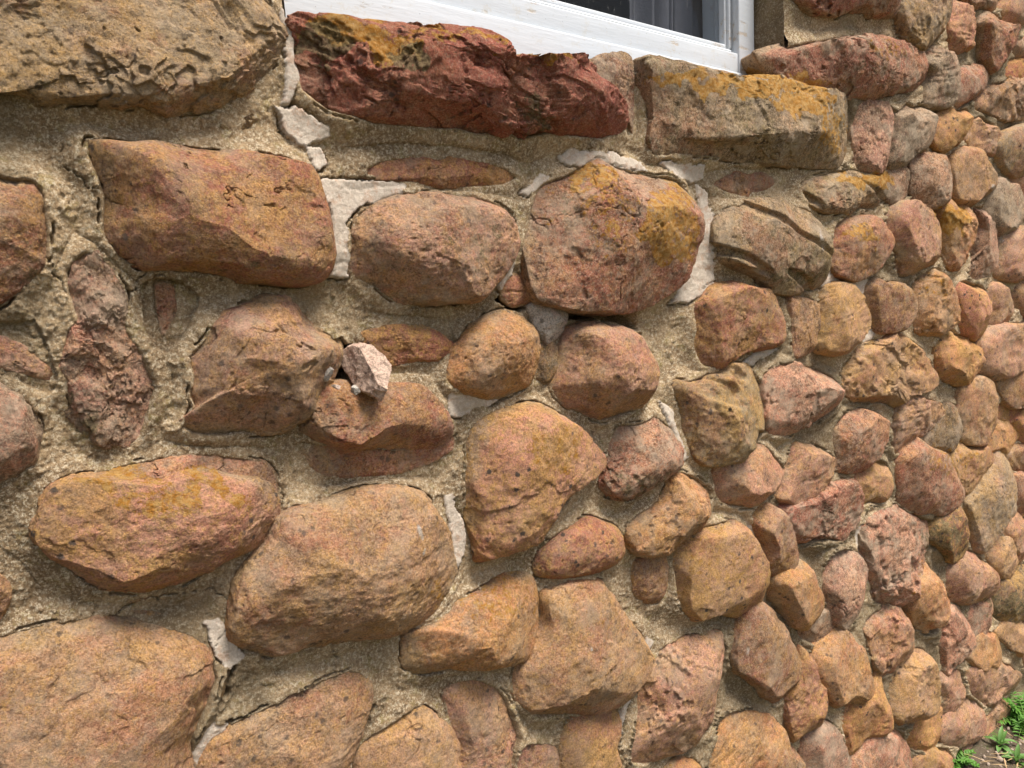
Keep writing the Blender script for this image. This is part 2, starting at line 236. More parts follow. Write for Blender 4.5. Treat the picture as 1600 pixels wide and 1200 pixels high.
# ------------------------------------------------------------------ the stones: outline in photo pixels -> footprint on the wall
# each line: name | colour | protrusion | boxiness | flaking | outline
PAL = dict(tan=(200, 150, 108), pink=(200, 144, 118), red=(172, 86, 68), brn=(160, 112, 82), org=(210, 142, 82),
           buf=(188, 162, 124), olv=(158, 138, 98), drk=(96, 84, 64), rbr=(180, 108, 82), wht=(218, 208, 194), gry=(164, 144, 118), sal=(214, 144, 112), bgr=(124, 98, 82))
STONES = """
stone|buf|.62|3.2|2|-90,-110 200,-90 370,-90 428,-10 442,60 438,110 400,175 340,205 280,212 220,208 130,195 60,175 0,155 -90,135
stone|rbr|1|2.8|1|115,222 200,228 330,240 440,255 480,270 505,330 515,390 505,430 470,442 400,438 300,432 200,410 150,370 135,310 122,270
stone|brn|1|2.5|1|-70,270 10,278 55,285 80,330 85,380 60,420 20,465 -10,490 -70,500
stone|pink|.7|2.4|2|98,400 130,383 160,400 190,450 200,500 240,560 248,600 235,660 215,695 180,697 140,680 108,650 102,600 90,550 92,480 88,430
stone|pink|.3|2.2|1|-70,520 10,530 60,555 88,580 70,592 20,578 -70,560
stone|rbr|.4|2.2|1|243,448 270,450 272,480 262,515 252,520 248,490
stone|pink|.9|2.4|1.2|345,485 400,465 440,470 485,510 525,530 532,550 510,590 470,640 430,670 380,675 320,680 275,655 296,635 283,605 288,560 310,520
stone|sal|1|2.4|.7|-70,590 0,600 50,630 65,665 55,710 20,740 -70,775
stone|rbr|.5|2.5|1.5|475,700 540,695 620,700 700,680 700,705 640,733 540,745 500,735
stone|rbr|1.15|2.7|1.2|455,660 475,620 520,600 600,600 650,602 685,630 703,665 690,690 640,700 540,705 490,695 460,680
stone|sal|.55|2.8|1|90,750 140,728 200,716 300,711 400,722 438,755 434,800 300,840 110,830
stone|sal|1|2.5|.9|56,805 90,755 180,735 300,733 400,742 428,775 426,810 400,850 330,880 270,915 200,930 130,925 90,880 55,840
stone|tan|1|2.5|1|350,960 370,900 420,850 440,810 500,790 590,763 650,775 690,820 705,880 690,920 650,960 560,985 480,1005 420,1025 380,1010 355,990
stone|tan|.8|2.6|.9|-90,1040 0,995 80,970 170,962 260,975 310,1000 345,1035 358,1055 345,1100 300,1160 270,1290 -90,1290
stone|brn|.8|2.4|.6|-50,905 -5,900 15,920 10,950 -10,970 -50,965
stone|tan|.55|2.3|.7|305,1180 360,1120 420,1090 500,1050 545,1040 575,1060 578,1090 560,1150 530,1210 500,1290 300,1290
stone|tan|.55|2.3|1|540,1210 560,1160 600,1120 650,1100 690,1130 712,1170 712,1290 530,1290
stone|pink|.5|2.2|.8|690,1080 740,1060 780,1080 800,1140 805,1200 800,1290 725,1290 705,1160
stone|org|1|2.5|.8|628,985 670,970 730,925 790,897 825,900 838,940 838,985 825,1015 790,1030 700,1040 650,1050 628,1035
stone|sal|1|2.5|.9|718,680 760,645 820,630 860,640 905,670 940,705 935,735 900,770 850,830 790,865 740,877 730,850 722,790 715,730
stone|org|1|2.3|.6|690,570 700,545 740,505 790,487 820,500 840,540 838,575 820,600 770,618 720,612 693,595
stone|rbr|.6|2.4|1.2|568,520 600,512 650,510 680,520 708,540 680,560 640,573 600,565 575,545
stone|pink|1|2.7|1|545,355 560,330 620,308 720,305 780,320 803,345 803,380 790,420 760,455 740,470 690,475 630,480 580,455 545,430 540,390
stone|rbr|.7|2.5|1.2|548,278 600,250 680,248 760,256 797,272 797,290 740,295 650,291 580,284
sill_stone|red|1.15|3|2.4|450,15 520,18 560,15 700,45 800,65 900,80 912,105 908,125 940,150 975,180 982,205 960,230 900,232 840,235 740,218 640,215 520,210 490,180 465,160 450,80
sill_stone|bgr|.3|3|1|912,98 930,92 986,92 988,205 972,180 940,150 918,130
sill_stone|olv|1|3.4|1.2|990,93 1050,98 1180,120 1250,138 1322,150 1331,170 1328,230 1315,260 1280,265 1180,258 1080,248 1010,243 1003,180
stone|rbr|1.05|4.6|1|840,272 880,265 930,258 1000,265 1060,275 1085,310 1090,350 1085,410 1070,440 1030,465 985,487 900,485 830,470 812,430 808,380 815,310
stone|rbr|.4|2.4|.6|780,455 800,430 825,440 830,470 800,478
stone|drk|.6|2.3|.8|838,550 855,535 872,550 870,582 850,597 838,585
stone|pink|1.1|2.2|.5|866,560 880,520 910,503 960,508 1000,530 1025,560 1028,590 1010,625 970,650 930,655 880,635 852,605
stone|olv|1.1|2.4|1|1107,350 1130,325 1170,318 1220,322 1260,340 1285,370 1293,400 1290,430 1260,452 1220,455 1160,432 1115,415 1107,385
stone|rbr|.5|2.3|1.5|1108,290 1130,278 1180,275 1207,285 1200,298 1150,303 1115,300
stone|olv|.9|2.4|1.3|1247,290 1270,275 1320,270 1370,275 1392,290 1385,310 1350,325 1290,330 1255,315
stone|pink|.7|2.8|1.2|1330,175 1350,165 1375,168 1394,190 1390,215 1375,260 1350,268 1330,255
stone|gry|.9|2.3|.8|1390,182 1410,167 1440,170 1455,190 1450,220 1430,250 1400,262 1376,255 1383,225
jamb_stone|rbr|.9|2.8|1.5|1190,82 1230,68 1300,60 1380,62 1410,75 1438,115 1435,140 1410,158 1370,158 1280,146 1220,128
jamb_stone|rbr|.8|3|1.5|1228,-60 1400,-70 1398,20 1350,26 1270,22 1238,0
stone|gry|1|2.4|1.4|1385,-50 1440,-30 1475,10 1478,50 1460,75 1420,80 1398,50 1390,10
stone|gry|.9|2.5|1|1424,95 1450,78 1475,85 1490,115 1488,150 1465,167 1432,160 1440,120
stone|sal|.9|2.6|1.2|1476,20 1495,8 1515,20 1520,60 1515,80 1490,88 1474,75
stone|rbr|1|2.4|1.2|1516,40 1545,27 1575,45 1585,65 1575,90 1545,115 1522,98 1526,60
stone|pink|.9|2.4|.8|1550,10 1570,-12 1598,-12 1603,20 1580,42 1556,36
stone|brn|.8|2.4|1|1472,-40 1530,-40 1552,0 1535,18 1500,10
stone|rbr|.8|2.4|1|1488,118 1515,107 1535,120 1535,140 1510,157 1490,170 1480,150
stone|brn|.9|2.5|1.8|1516,152 1540,128 1580,125 1620,128 1620,175 1590,184 1550,182 1512,170
stone|pink|.8|2.4|1|1575,75 1590,63 1640,62 1640,90 1590,93
stone|red|.7|2.4|1|1562,112 1580,94 1640,94 1640,125 1575,124
stone|org|1|2.3|1|1452,188 1480,176 1505,180 1512,200 1495,225 1470,241 1453,222
stone|pink|.9|2.3|.7|1500,192 1525,190 1550,210 1558,225 1545,242 1520,237 1498,218
stone|brn|1|2.3|1|1412,262 1430,245 1455,240 1478,258 1480,285 1468,315 1440,323 1415,307
stone|tan|1|2.3|.8|1476,252 1505,236 1530,250 1550,275 1545,300 1510,318 1480,307
stone|gry|1|2.3|.8|1545,225 1570,205 1640,200 1640,280 1580,272 1555,257
stone|gry|1|2.3|.8|1530,300 1565,285 1588,303 1594,325 1580,350 1555,364 1533,345
stone|rbr|.8|2.3|.8|1572,282 1600,275 1640,288 1640,335 1598,322
stone|brn|.8|2.4|.8|1375,270 1400,262 1418,280 1412,300 1395,316 1378,307
stone|rbr|1.1|2.4|.9|1292,355 1310,345 1350,345 1375,360 1390,375 1385,395 1365,420 1330,433 1300,425 1293,395
stone|pink|1|2.4|1.2|1375,345 1395,325 1425,325 1452,350 1463,385 1455,410 1420,425 1390,432 1383,390
stone|org|1|2.3|1.2|1450,335 1470,312 1500,325 1520,350 1518,385 1500,410 1480,417 1460,397 1456,355
stone|pink|.9|2.3|1|1510,325 1535,330 1550,360 1552,400 1540,420 1520,434 1500,422 1515,400 1520,350
stone|pink|1.1|2.3|.8|1547,378 1570,358 1600,370 1640,385 1640,436 1590,434 1560,434 1545,420
stone|rbr|.9|2.8|.9|1070,485 1085,470 1110,450 1160,448 1195,460 1215,500 1212,535 1170,552 1120,564 1090,566 1075,540
stone|brn|.8|2.4|1|1216,480 1235,460 1258,462 1273,480 1276,510 1265,535 1240,553 1224,546
stone|tan|1|2.4|.7|1276,480 1290,455 1320,450 1345,462 1355,495 1348,520 1320,540 1290,547 1266,541
stone|brn|1.1|2.3|.9|1346,460 1365,442 1395,442 1418,460 1425,480 1412,505 1380,516 1358,511
stone|org|1|2.3|1.4|1416,460 1425,445 1450,420 1475,440 1480,470 1490,495 1478,512 1450,523 1425,516 1416,490
stone|sal|1|2.3|1|1480,462 1500,445 1525,455 1538,475 1538,500 1525,520 1505,521 1486,502
stone|pink|.9|2.3|1|1532,457 1555,447 1572,460 1575,480 1560,502 1542,512 1534,485
stone|rbr|.9|2.3|1|1570,460 1590,442 1640,440 1640,505 1600,500 1578,485
stone|tan|1|2.5|1.8|1308,585 1330,540 1360,525 1410,525 1440,540 1455,570 1450,600 1420,620 1370,631 1330,627 1309,607
stone|org|.9|2.4|1.2|1453,537 1475,520 1505,530 1527,555 1522,580 1500,602 1470,598 1453,577
stone|pink|1|2.4|1.2|1518,532 1535,515 1570,508 1640,500 1640,565 1580,582 1540,588 1518,577
stone|olv|1|2.4|1.1|1043,612 1060,590 1090,572 1130,570 1165,580 1185,620 1187,660 1170,695 1130,715 1090,718 1070,690 1058,650
stone|sal|1.05|2.4|1.2|1185,597 1210,575 1260,570 1290,585 1307,620 1300,640 1270,660 1230,673 1190,672 1182,640
stone|rbr|1|2.4|1|1291,682 1310,655 1345,645 1375,658 1383,690 1370,715 1340,729 1305,733 1295,712
stone|pink|.9|2.4|1.4|1380,667 1395,630 1430,615 1455,622 1467,645 1440,667 1410,692 1383,702
stone|drk|.8|2.3|1|1438,682 1450,660 1465,635 1490,640 1496,665 1485,692 1460,700 1440,693
stone|tan|1|2.4|.8|1488,618 1510,600 1535,597 1550,620 1553,650 1540,681 1515,690 1493,682
stone|brn|1|2.4|1|1546,592 1570,575 1640,565 1640,628 1590,637 1560,627
stone|rbr|.7|2.4|1|1555,632 1585,625 1590,646 1570,658 1553,650
stone|org|.7|2.4|1|1525,678 1550,662 1582,660 1592,680 1560,707 1530,703
stone|sal|.8|2.4|1|1578,655 1600,640 1640,635 1640,692 1600,700 1585,680
stone|rbr|1|2.5|1.2|940,700 950,665 985,655 1020,655 1050,670 1063,700 1055,725 1020,750 980,775 940,777 926,752
stone|sal|1|2.4|.8|1111,732 1130,705 1165,697 1195,708 1215,735 1205,760 1170,780 1130,784 1112,770
stone|pink|1|2.4|.9|1210,735 1225,705 1270,690 1295,705 1300,735 1285,760 1255,780 1215,789 1198,781 1203,760
stone|rbr|1.1|2.4|.7|1390,742 1395,715 1425,688 1450,700 1475,730 1497,765 1480,787 1455,799 1410,792 1391,780
stone|tan|.8|2.4|1|1326,757 1340,735 1365,723 1385,735 1387,755 1370,777 1345,784 1332,772
stone|rbr|.9|2.5|1.6|1203,792 1240,780 1300,755 1325,755 1340,785 1335,810 1300,835 1250,849 1218,842
stone|tan|.8|2.4|1|1462,712 1490,698 1530,698 1547,720 1520,747 1495,772 1478,742
stone|gry|1|2.3|1|1495,785 1535,735 1560,706 1580,725 1580,760 1567,800 1547,842 1510,857 1498,832
stone|drk|1|2.3|.8|1447,812 1475,795 1490,793 1502,825 1506,850 1490,873 1460,867 1446,847
stone|rbr|.8|2.4|1|1566,755 1585,743 1640,742 1640,795 1585,802 1565,790
stone|brn|.7|2.4|1|1562,705 1590,696 1640,696 1640,732 1580,732
stone|org|1.1|2.3|1.4|968,832 985,800 1010,780 1040,745 1075,738 1105,755 1110,785 1095,825 1060,850 1010,865 975,857
stone|rbr|1|2.3|1|832,880 845,845 880,815 920,808 955,820 970,845 965,870 930,890 880,900 838,899
stone|tan|1.05|2.4|1|788,1045 810,1010 838,970 845,925 900,908 960,915 1000,950 1015,1000 1005,1040 960,1085 900,1112 850,1113 800,1092
stone|tan|1.05|2.4|.8|1036,905 1045,860 1080,820 1120,808 1160,820 1185,860 1190,890 1180,930 1150,952 1090,964 1045,957 1032,937
stone|brn|.5|2.4|.5|988,872 1015,860 1037,868 1042,900 1030,937 1010,941 990,920
stone|brn|.9|2.4|1|1160,810 1190,788 1225,815 1240,850 1235,880 1205,900 1186,895 1182,850
stone|sal|.8|3|1.6|1341,822 1380,797 1430,798 1447,825 1445,870 1430,910 1400,932 1350,939 1336,910 1338,860
stone|org|1|2.2|.5|1196,907 1240,876 1260,895 1280,930 1275,955 1250,974 1225,970 1203,942
stone|pink|.8|2.4|1|1278,900 1290,865 1325,860 1345,885 1348,930 1335,965 1305,981 1286,952
stone|brn|.7|2.2|1|1240,985 1265,955 1290,950 1300,970 1285,997 1255,998
stone|brn|1|2.4|1|1138,1002 1150,955 1175,940 1205,965 1235,1005 1238,1050 1220,1080 1205,1093 1170,1077 1139,1047
stone|rbr|.9|2.4|1|1225,1070 1238,1010 1262,1040 1284,1090 1275,1117 1250,1137 1225,1147 1218,1110
stone|org|1.05|2.4|.7|1261,1022 1290,990 1320,980 1345,1020 1357,1060 1345,1087 1310,1099 1285,1092 1265,1052
stone|sal|.9|2.4|1.6|1340,977 1370,945 1400,943 1420,975 1422,1010 1400,1041 1370,1047 1348,1022
stone|org|.9|2.4|1.2|1411,922 1430,885 1445,872 1470,905 1475,950 1465,977 1430,980 1410,952
stone|pink|1|2.4|.8|1466,905 1475,885 1500,860 1530,875 1550,895 1548,916 1510,933 1478,938
stone|tan|.9|2.4|1|1530,862 1550,835 1570,850 1583,875 1570,897 1548,897
stone|sal|.8|2.4|1|1558,820 1580,800 1598,825 1602,862 1583,874 1568,852
stone|org|.8|2.4|1|1592,800 1610,790 1640,795 1640,880 1608,880 1598,840
stone|drk|.8|2.4|1|1541,928 1550,905 1585,885 1607,900 1607,957 1575,970 1543,962
stone|sal|.9|2.4|1.2|1457,1020 1460,985 1478,952 1509,953 1517,980 1498,1026 1468,1048
stone|sal|.8|2.4|1|1508,975 1518,937 1540,932 1543,955 1528,996 1513,1001
stone|org|.8|2.4|1|1502,1026 1528,991 1545,984 1557,1013 1550,1036 1517,1040
stone|tan|.8|2.4|1|1550,992 1581,969 1599,980 1594,1018 1568,1012
stone|pink|.6|2.4|1|1588,1028 1600,975 1640,970 1640,1050 1594,1050
stone|pink|.7|2.4|1|1460,1060 1490,1046 1501,1073 1490,1092 1466,1108
stone|pink|.7|2.6|1.4|1503,1050 1550,1034 1574,1035 1585,1062 1556,1089 1540,1100 1512,1078
stone|pink|.6|2.5|1|1468,1135 1509,1085 1530,1104 1530,1130 1506,1158 1469,1161
stone|pink|.6|2.5|1|1530,1130 1561,1090 1583,1109 1580,1142 1556,1166 1526,1191 1517,1160
stone|sal|.5|2.5|1|1485,1182 1512,1153 1525,1170 1517,1205 1495,1240
stone|org|.6|2.5|1|1416,1137 1460,1097 1467,1117 1452,1158 1422,1170
stone|tan|.6|2.5|1|1425,1190 1455,1168 1480,1175 1480,1230 1430,1240
stone|tan|1|2.5|1.8|1384,1082 1395,1045 1430,1010 1450,1010 1460,1060 1455,1100 1425,1127 1388,1117
stone|org|.9|2.4|1|1308,1125 1350,1060 1375,1055 1386,1090 1375,1137 1345,1157 1320,1172 1308,1150
stone|org|.8|2.4|.8|1108,1165 1130,1120 1160,1107 1200,1112 1220,1135 1217,1167 1190,1195 1150,1290 1100,1290
stone|pink|.7|2.6|1.2|970,1155 985,1090 1005,1045 1050,1005 1110,983 1125,1010 1128,1080 1115,1120 1080,1152 1030,1177 972,1187
stone|brn|.8|2.4|.8|1178,1215 1195,1172 1220,1160 1245,1180 1252,1240 1240,1290 1180,1290
stone|pink|.9|2.4|.6|1247,1175 1265,1130 1290,1128 1315,1160 1321,1187 1312,1225 1250,1235
stone|sal|.8|2.4|.9|1316,1192 1345,1160 1380,1130 1405,1145 1420,1180 1418,1235 1320,1240
stone|tan|.45|2.2|.6|873,1180 880,1130 935,1107 970,1108 962,1150 955,1290 880,1290
stone|pink|.45|2.2|.6|803,1190 815,1158 850,1160 870,1185 870,1290 800,1290
stone|org|.6|2.3|.6|1028,1220 1060,1185 1090,1187 1105,1290 1028,1290
wedge_stone|wht|.75|2.6|1|823,480 850,470 878,470 884,495 867,528 850,536 835,512
"""
# blobs in photo pixels: kind (0 orange lichen, 1 dark crust, 2 fresh red), x, y, rx, ry, strength
BLOBS = [(0, 545, 50, 85, 32, .95), (0, 615, 85, 42, 30, .9), (0, 690, 52, 110, 12, .8), (0, 840, 82, 80, 10, .8), (0, 1150, 128, 160, 17, .95), (0, 1260, 160, 60, 26, .9),
 (0, 1300, 205, 24, 40, .8), (0, 925, 278, 46, 26, .85), (0, 1045, 350, 50, 70, .85), (0, 950, 330, 45, 70, .7), (0, 850, 330, 30, 50, .6), (0, 1000, 430, 50, 40, .5), (0, 1350, 282, 50, 14, .9), (0, 1345, 368, 38, 13, .8),
 (0, 1490, 342, 30, 22, .9), (0, 1460, 440, 28, 30, .7), (0, 1475, 720, 25, 30, .7), (0, 1445, 75, 60, 20, .4), (0, 1385, 78, 40, 16, .7), (0, 865, 700, 60, 40, .7), (0, 190, 300, 60, 40, .35), (0, 640, 330, 90, 18, .45), (0, 720, 380, 50, 40, .4), (1, 760, 400, 50, 50, .6), (1, 900, 300, 30, 60, .6), (1, 960, 400, 30, 60, .45), (1, 1010, 300, 20, 60, .5), (0, 250, 762, 150, 30, .8),
 (0, 760, 935, 90, 40, .7), (0, 780, 540, 60, 35, .45), (0, 1060, 790, 45, 40, .45), (0, 1110, 860, 70, 60, .6), (0, 1250, 910, 24, 30, .5), (0, 700, 330, 80, 20, .3), (0, 1480, 150, 30, 10, .3),
 (0, 390, 300, 120, 60, .5), (0, 930, 985, 80, 75, .55), (0, 430, 880, 90, 60, .5), (0, 130, 1080, 170, 90, .5), (0, 1400, 460, 60, 20, .5), (0, 1500, 720, 30, 15, .7), (0, 1440, 900, 25, 50, .6),
 (0, 1320, 1040, 40, 40, .5), (0, 1590, 140, 40, 12, .5), (0, 1390, 545, 50, 25, .45), (0, 1500, 560, 30, 25, .5), (0, 60, 330, 60, 40, .35), (0, 1160, 1150, 50, 40, .45), (0, 380, 80, 40, 25, .35),
 (1, 500, 75, 45, 35, .85), (1, 650, 105, 30, 22, .9), (1, 835, 180, 35, 40, .75), (1, 905, 195, 22, 18, .5), (1, 1110, 200, 95, 42, .6), (1, 1230, 225, 80, 30, .6), (0, 1180, 190, 130, 50, .55), (1, 1050, 150, 30, 30, .5),
 (1, 370, 410, 75, 30, .6), (1, 700, 398, 70, 40, .6), (1, 600, 430, 50, 40, .55), (1, 1190, 370, 75, 18, .6), (1, 1230, 430, 70, 25, .7), (1, 880, 400, 60, 80, .45), (1, 110, 110, 120, 45, .5),
 (1, 350, 170, 80, 30, .5), (1, 60, 140, 90, 40, .6), (1, 320, 540, 40, 60, .4), (1, 130, 650, 40, 50, .7), (1, 50, 420, 60, 60, .6), (1, 1000, 760, 50, 30, .7), (1, 560, 960, 100, 30, .5),
 (1, 700, 1020, 100, 20, .5), (1, 900, 1060, 80, 40, .35), (1, 860, 860, 30, 40, .6), (1, 1320, 320, 60, 14, .6), (1, 1360, 100, 60, 30, .6), (1, 1400, 215, 50, 40, .4), (1, 230, 890, 120, 25, .4),
 (1, 220, 1140, 60, 40, .45), (1, 1570, 945, 40, 20, .8), (1, 1475, 840, 30, 40, .8), (1, 1360, 605, 60, 22, .5), (1, 1110, 640, 60, 40, .3), (1, 420, 40, 60, 60, .3), (1, 1290, 830, 50, 20, .3),
 (2, 1290, 95, 80, 20, .7), (2, 1290, 0, 60, 20, .7), (2, 470, 850, 50, 14, .6), (2, 1430, 760, 30, 40, .4)]
STREAKS = [(1284, 374, 2.2, 20, .12), (657, 832, 3.5, 13, .3), (663, 862, 2, 6, -.3), (1169, 1018, 2, 8, 0), (1227, 154, 1.6, 6, 0), (925, 1015, 2, 3, 0), (1552, 293, 4, 6, 0), (1565, 375, 3, 5, 0)]
def wear(P, base):
    px = proj(P); out = np.zeros((len(P), 4), np.float32); out[:, 3] = 1
    wob = np.stack([fbm(P*28, 3, 50), fbm(P*28, 3, 60)], -1)*38*np.clip(1.2/(np.linalg.norm(P-CAM, axis=1)[:, None]), .3, 1.4)
    px = px+wob
    for k, x, y, rx, ry, st in BLOBS:
        m = (np.abs(px[:, 0]-x) < rx*1.4) & (np.abs(px[:, 1]-y) < ry*1.4)
        if not m.any(): continue
        d = np.hypot((px[m, 0]-x)/rx, (px[m, 1]-y)/ry)
        out[m, k] = np.maximum(out[m, k], st*(1-sstep(d, .75, 1.25)))
    for k in range(3): out[:, k] = np.maximum(out[:, k], base[k])
    out[:, 3] = base[3] if len(base) > 3 else .5
    return out
def dome_points(n, st, a=None):
    """unit dome on a square grid mapped to a disc, with facets; returns q (N,3), phi, r"""
    g = np.linspace(-1.18, 1.18, n); A, B = np.meshgrid(g, g, indexing='ij')
    r = np.maximum(np.abs(A), np.abs(B)); r = np.where(r == 0, 1e-9, r)
    with np.errstate(divide='ignore', invalid='ignore'):
        phi = np.where(np.abs(A) >= np.abs(B), (B/np.where(A == 0, 1e-9, A))*math.pi/4, math.pi/2-(A/np.where(B == 0, 1e-9, B))*math.pi/4)
    phi = np.where((np.abs(A) >= np.abs(B)) & (A < 0), phi+math.pi, phi)
    phi = np.where((np.abs(A) < np.abs(B)) & (B < 0), phi+math.pi, phi)
    r = r.ravel(); phi = phi.ravel()
    return dome_eval(phi, r, st), phi, r
def dome_eval(phi, r, st):
    rr = np.minimum(r, 1); th = rr*math.pi/2; p = st['p']
    s, c = np.sin(th), np.cos(th); nr = (s**p+c**p)**(-1/p); rho, h = s*nr, c*nr
    ex = np.maximum(r-1, 0); rho = rho*(1-.5*ex); h = h-ex*5.5
    q = np.stack([rho*np.cos(phi), rho*np.sin(phi), h], -1)
    for nrm, d in st['planes']:
        over = np.maximum(q@nrm-d, 0); over = np.where(h > 0, over, over*0)
        q = q-over[:, None]*nrm*.8
    return q
def place(st, q, phi):
    R = np.interp(phi % (2*math.pi), st['ang'], st['rad'])
    x = st['c'][0]+q[:, 0]*R*st['s'][0]; z = st['c'][1]+q[:, 1]*R*st['s'][1]
    return np.stack([x, -st['H']*q[:, 2]+st['y0'], z], -1)
def make_stone(rec, seed):
    name, colk, H, p, fl, pts = rec
    r_ = np.random.RandomState(seed); pts = smooth_poly(pts); cc = pts.mean(0); pts = cc+(pts-cc)*(1+(3/np.hypot(*(pts-cc).T)[:, None] if name == 'sill_stone' else .02+(4. if cc[0] < 1100 else 8.5)/np.hypot(*(pts-cc).T)[:, None]))
    W = back(pts, -.015)[:, [0, 2]]
    c = (W.max(0)+W.min(0))/2*.5+W.mean(0)*.5
    d = W-c; ang = np.arctan2(d[:, 1], d[:, 0]) % (2*math.pi); rad = np.hypot(*d.T)
    o = np.argsort(ang); ang, rad = ang[o], rad[o]
    ang = np.concatenate([[ang[-1]-2*math.pi], ang, [ang[0]+2*math.pi]]); rad = np.concatenate([[rad[-1]], rad, [rad[0]]])
    ext = W.max(0)-W.min(0); k = (c[0]-CAM[0])/DIST
    pw, ph = np.ptp(pts[:, 0]), np.ptp(pts[:, 1])
    H = H*min(.42*ext[1], .38*ext[0], .072, .55*ext[0]/max(k, .3))
    planes = []
    for i in range(r_.randint(7, 12)):
        a = r_.uniform(0, 2*math.pi); e = r_.uniform(.15, 1.25)
        planes.append((np.array([math.cos(a)*math.cos(e), math.sin(a)*math.cos(e), math.sin(e)]), min(r_.uniform(.72, .96)+.13*max(0, 1-fl), .99)))
    if pts[:, 0].mean() > 1080 and name == 'stone':
        p += .55; planes.append((np.array([r_.uniform(-.25, .25), r_.uniform(-.25, .25), 1.]), r_.uniform(.60, .82)))
    st = dict(name=name, c=c, s=np.array([1., 1.]), ang=ang, rad=rad, H=max(H, .006), p=p, planes=planes, y0=.004, col=lin(PAL[colk]), colk=colk, fl=fl,
              area=pw*ph, pw=pw, ph=ph, seed=seed, ext=ext)
    q, phi, r = dome_points(30, st); vis = r <= 1.02; lo, hi = pts.min(0), pts.max(0)
    for it in range(8):
        P = proj(place(st, q[vis], phi[vis])); l2, h2 = P.min(0), P.max(0)
        sx = (hi[0]-lo[0])/(h2[0]-l2[0]); sy = (hi[1]-lo[1])/(h2[1]-l2[1])
        st['s'] = st['s']*np.clip([sx, sy], .6, 1.4); st['s'] = np.maximum(st['s'], .35)
        P = proj(place(st, q[vis], phi[vis])); l2, h2 = P.min(0), P.max(0)
        cp = proj(np.array([[st['c'][0], -.5*st['H'], st['c'][1]]]))[0]
        t = back(cp+((lo+hi)-(l2+h2))/2, -.5*st['H'])[0]; st['c'] = t[[0, 2]]
    return st
FILM = {1: .55, 2: .72, 10: .6, 12: .8, 20: .85, 23: .5, 25: .6, 27: .12, 28: .35, 31: .6, 32: .3}   # ochre film against grey crust
def displace(st, q, phi, r):
    P = place(st, q, phi)
    s = float(np.clip(min(st['ext']*st['s']), .03, .3)); off = np.array([st['seed']*1.7, st['seed']*.9, st['seed']*.3])
    nrm = q*np.array([1, 1, 1.6]); nrm /= np.linalg.norm(nrm, axis=1)[:, None]+1e-9
    N = np.stack([nrm[:, 0], -nrm[:, 2], nrm[:, 1]], -1); rs = np.random.RandomState(st['seed']+900)
    fl = st['fl']; Pn = P+off; ro = rs.uniform(.4, 1.35)*(.6 if fl > 2 else 1)
    d = (.035+.02*min(fl, 1.6))*s*fbm(Pn/(.5*s), 5, 1, .5)
    # spalled plates with crisp ledges
    f = fbm(Pn/(.55*s)+11, 5, 9, .55); fs = fl*(.4 if st['seed'] == 1 else .55 if fl <= 1.1 else 1); d -= sstep(f, .09, .12)*.018*s*fs; f2 = fbm(Pn/(.3*s)+3, 4, 19, .6); d -= sstep(f2, .15, .18)*.009*s*fs
    if st['fl'] >= 2: d -= .018*s*(sstep(f, -.08, -.065)+sstep(f, .02, .03)+sstep(f, .2, .21))
    d += .009*s*ridge(Pn/(.25*s), 4, 29)*fs*.7
    # bedding of the sandstone, a direction of its own in each stone
    if rs.rand() < .22 and st['name'] == 'stone' and st['seed'] > 12:
        dr = rs.randn(3)*np.array([.5, .5, 1]); dr /= np.linalg.norm(dr); u = Pn@dr
        bed = np.stack([Pn[:, 0]*9, Pn[:, 2]*9, u*rs.uniform(60, 130)], -1); d -= .0020*sstep(fbm(bed, 4, 61, .6), .05, .25)
    # thin fractures
    ck = np.abs(fbm(Pn/(.6*s)+5, 5, 51, .6)); d -= .0035*(1-sstep(ck, .002, .014))*sstep(noise(Pn/(.5*s), 57), .15, .4)*(fl > .95)
    d += .0022*ro*fbm(Pn/.016, 5, 39, .66) - .0018*ro*sstep(noise(Pn/.005, 45), .45, .95)*sstep(noise(Pn/.05, 46), 0, .4)
    if st['colk'] == 'red' and st['name'] == 'sill_stone':      # laminated, split along the bed
        u = (Pn[:, 0]*.30+Pn[:, 2]*.95)
        bed = np.stack([Pn[:, 0]*7, Pn[:, 1]*5, u*42], -1)
        d += -.0035*sstep(fbm(bed, 4, 71, .6), .16, .2)+.0012*ridge(Pn*30, 4, 79)
    if st['colk'] == 'olv' and st['name'] == 'stone' and st['pw'] > 150:
        bed = np.stack([Pn[:, 0]*5, Pn[:, 1]*5, (Pn[:, 2]+.35*Pn[:, 0])*45], -1)
        d += -.010*sstep(noise(bed, 77), .25, .5)
    return P+N*d[:, None], off
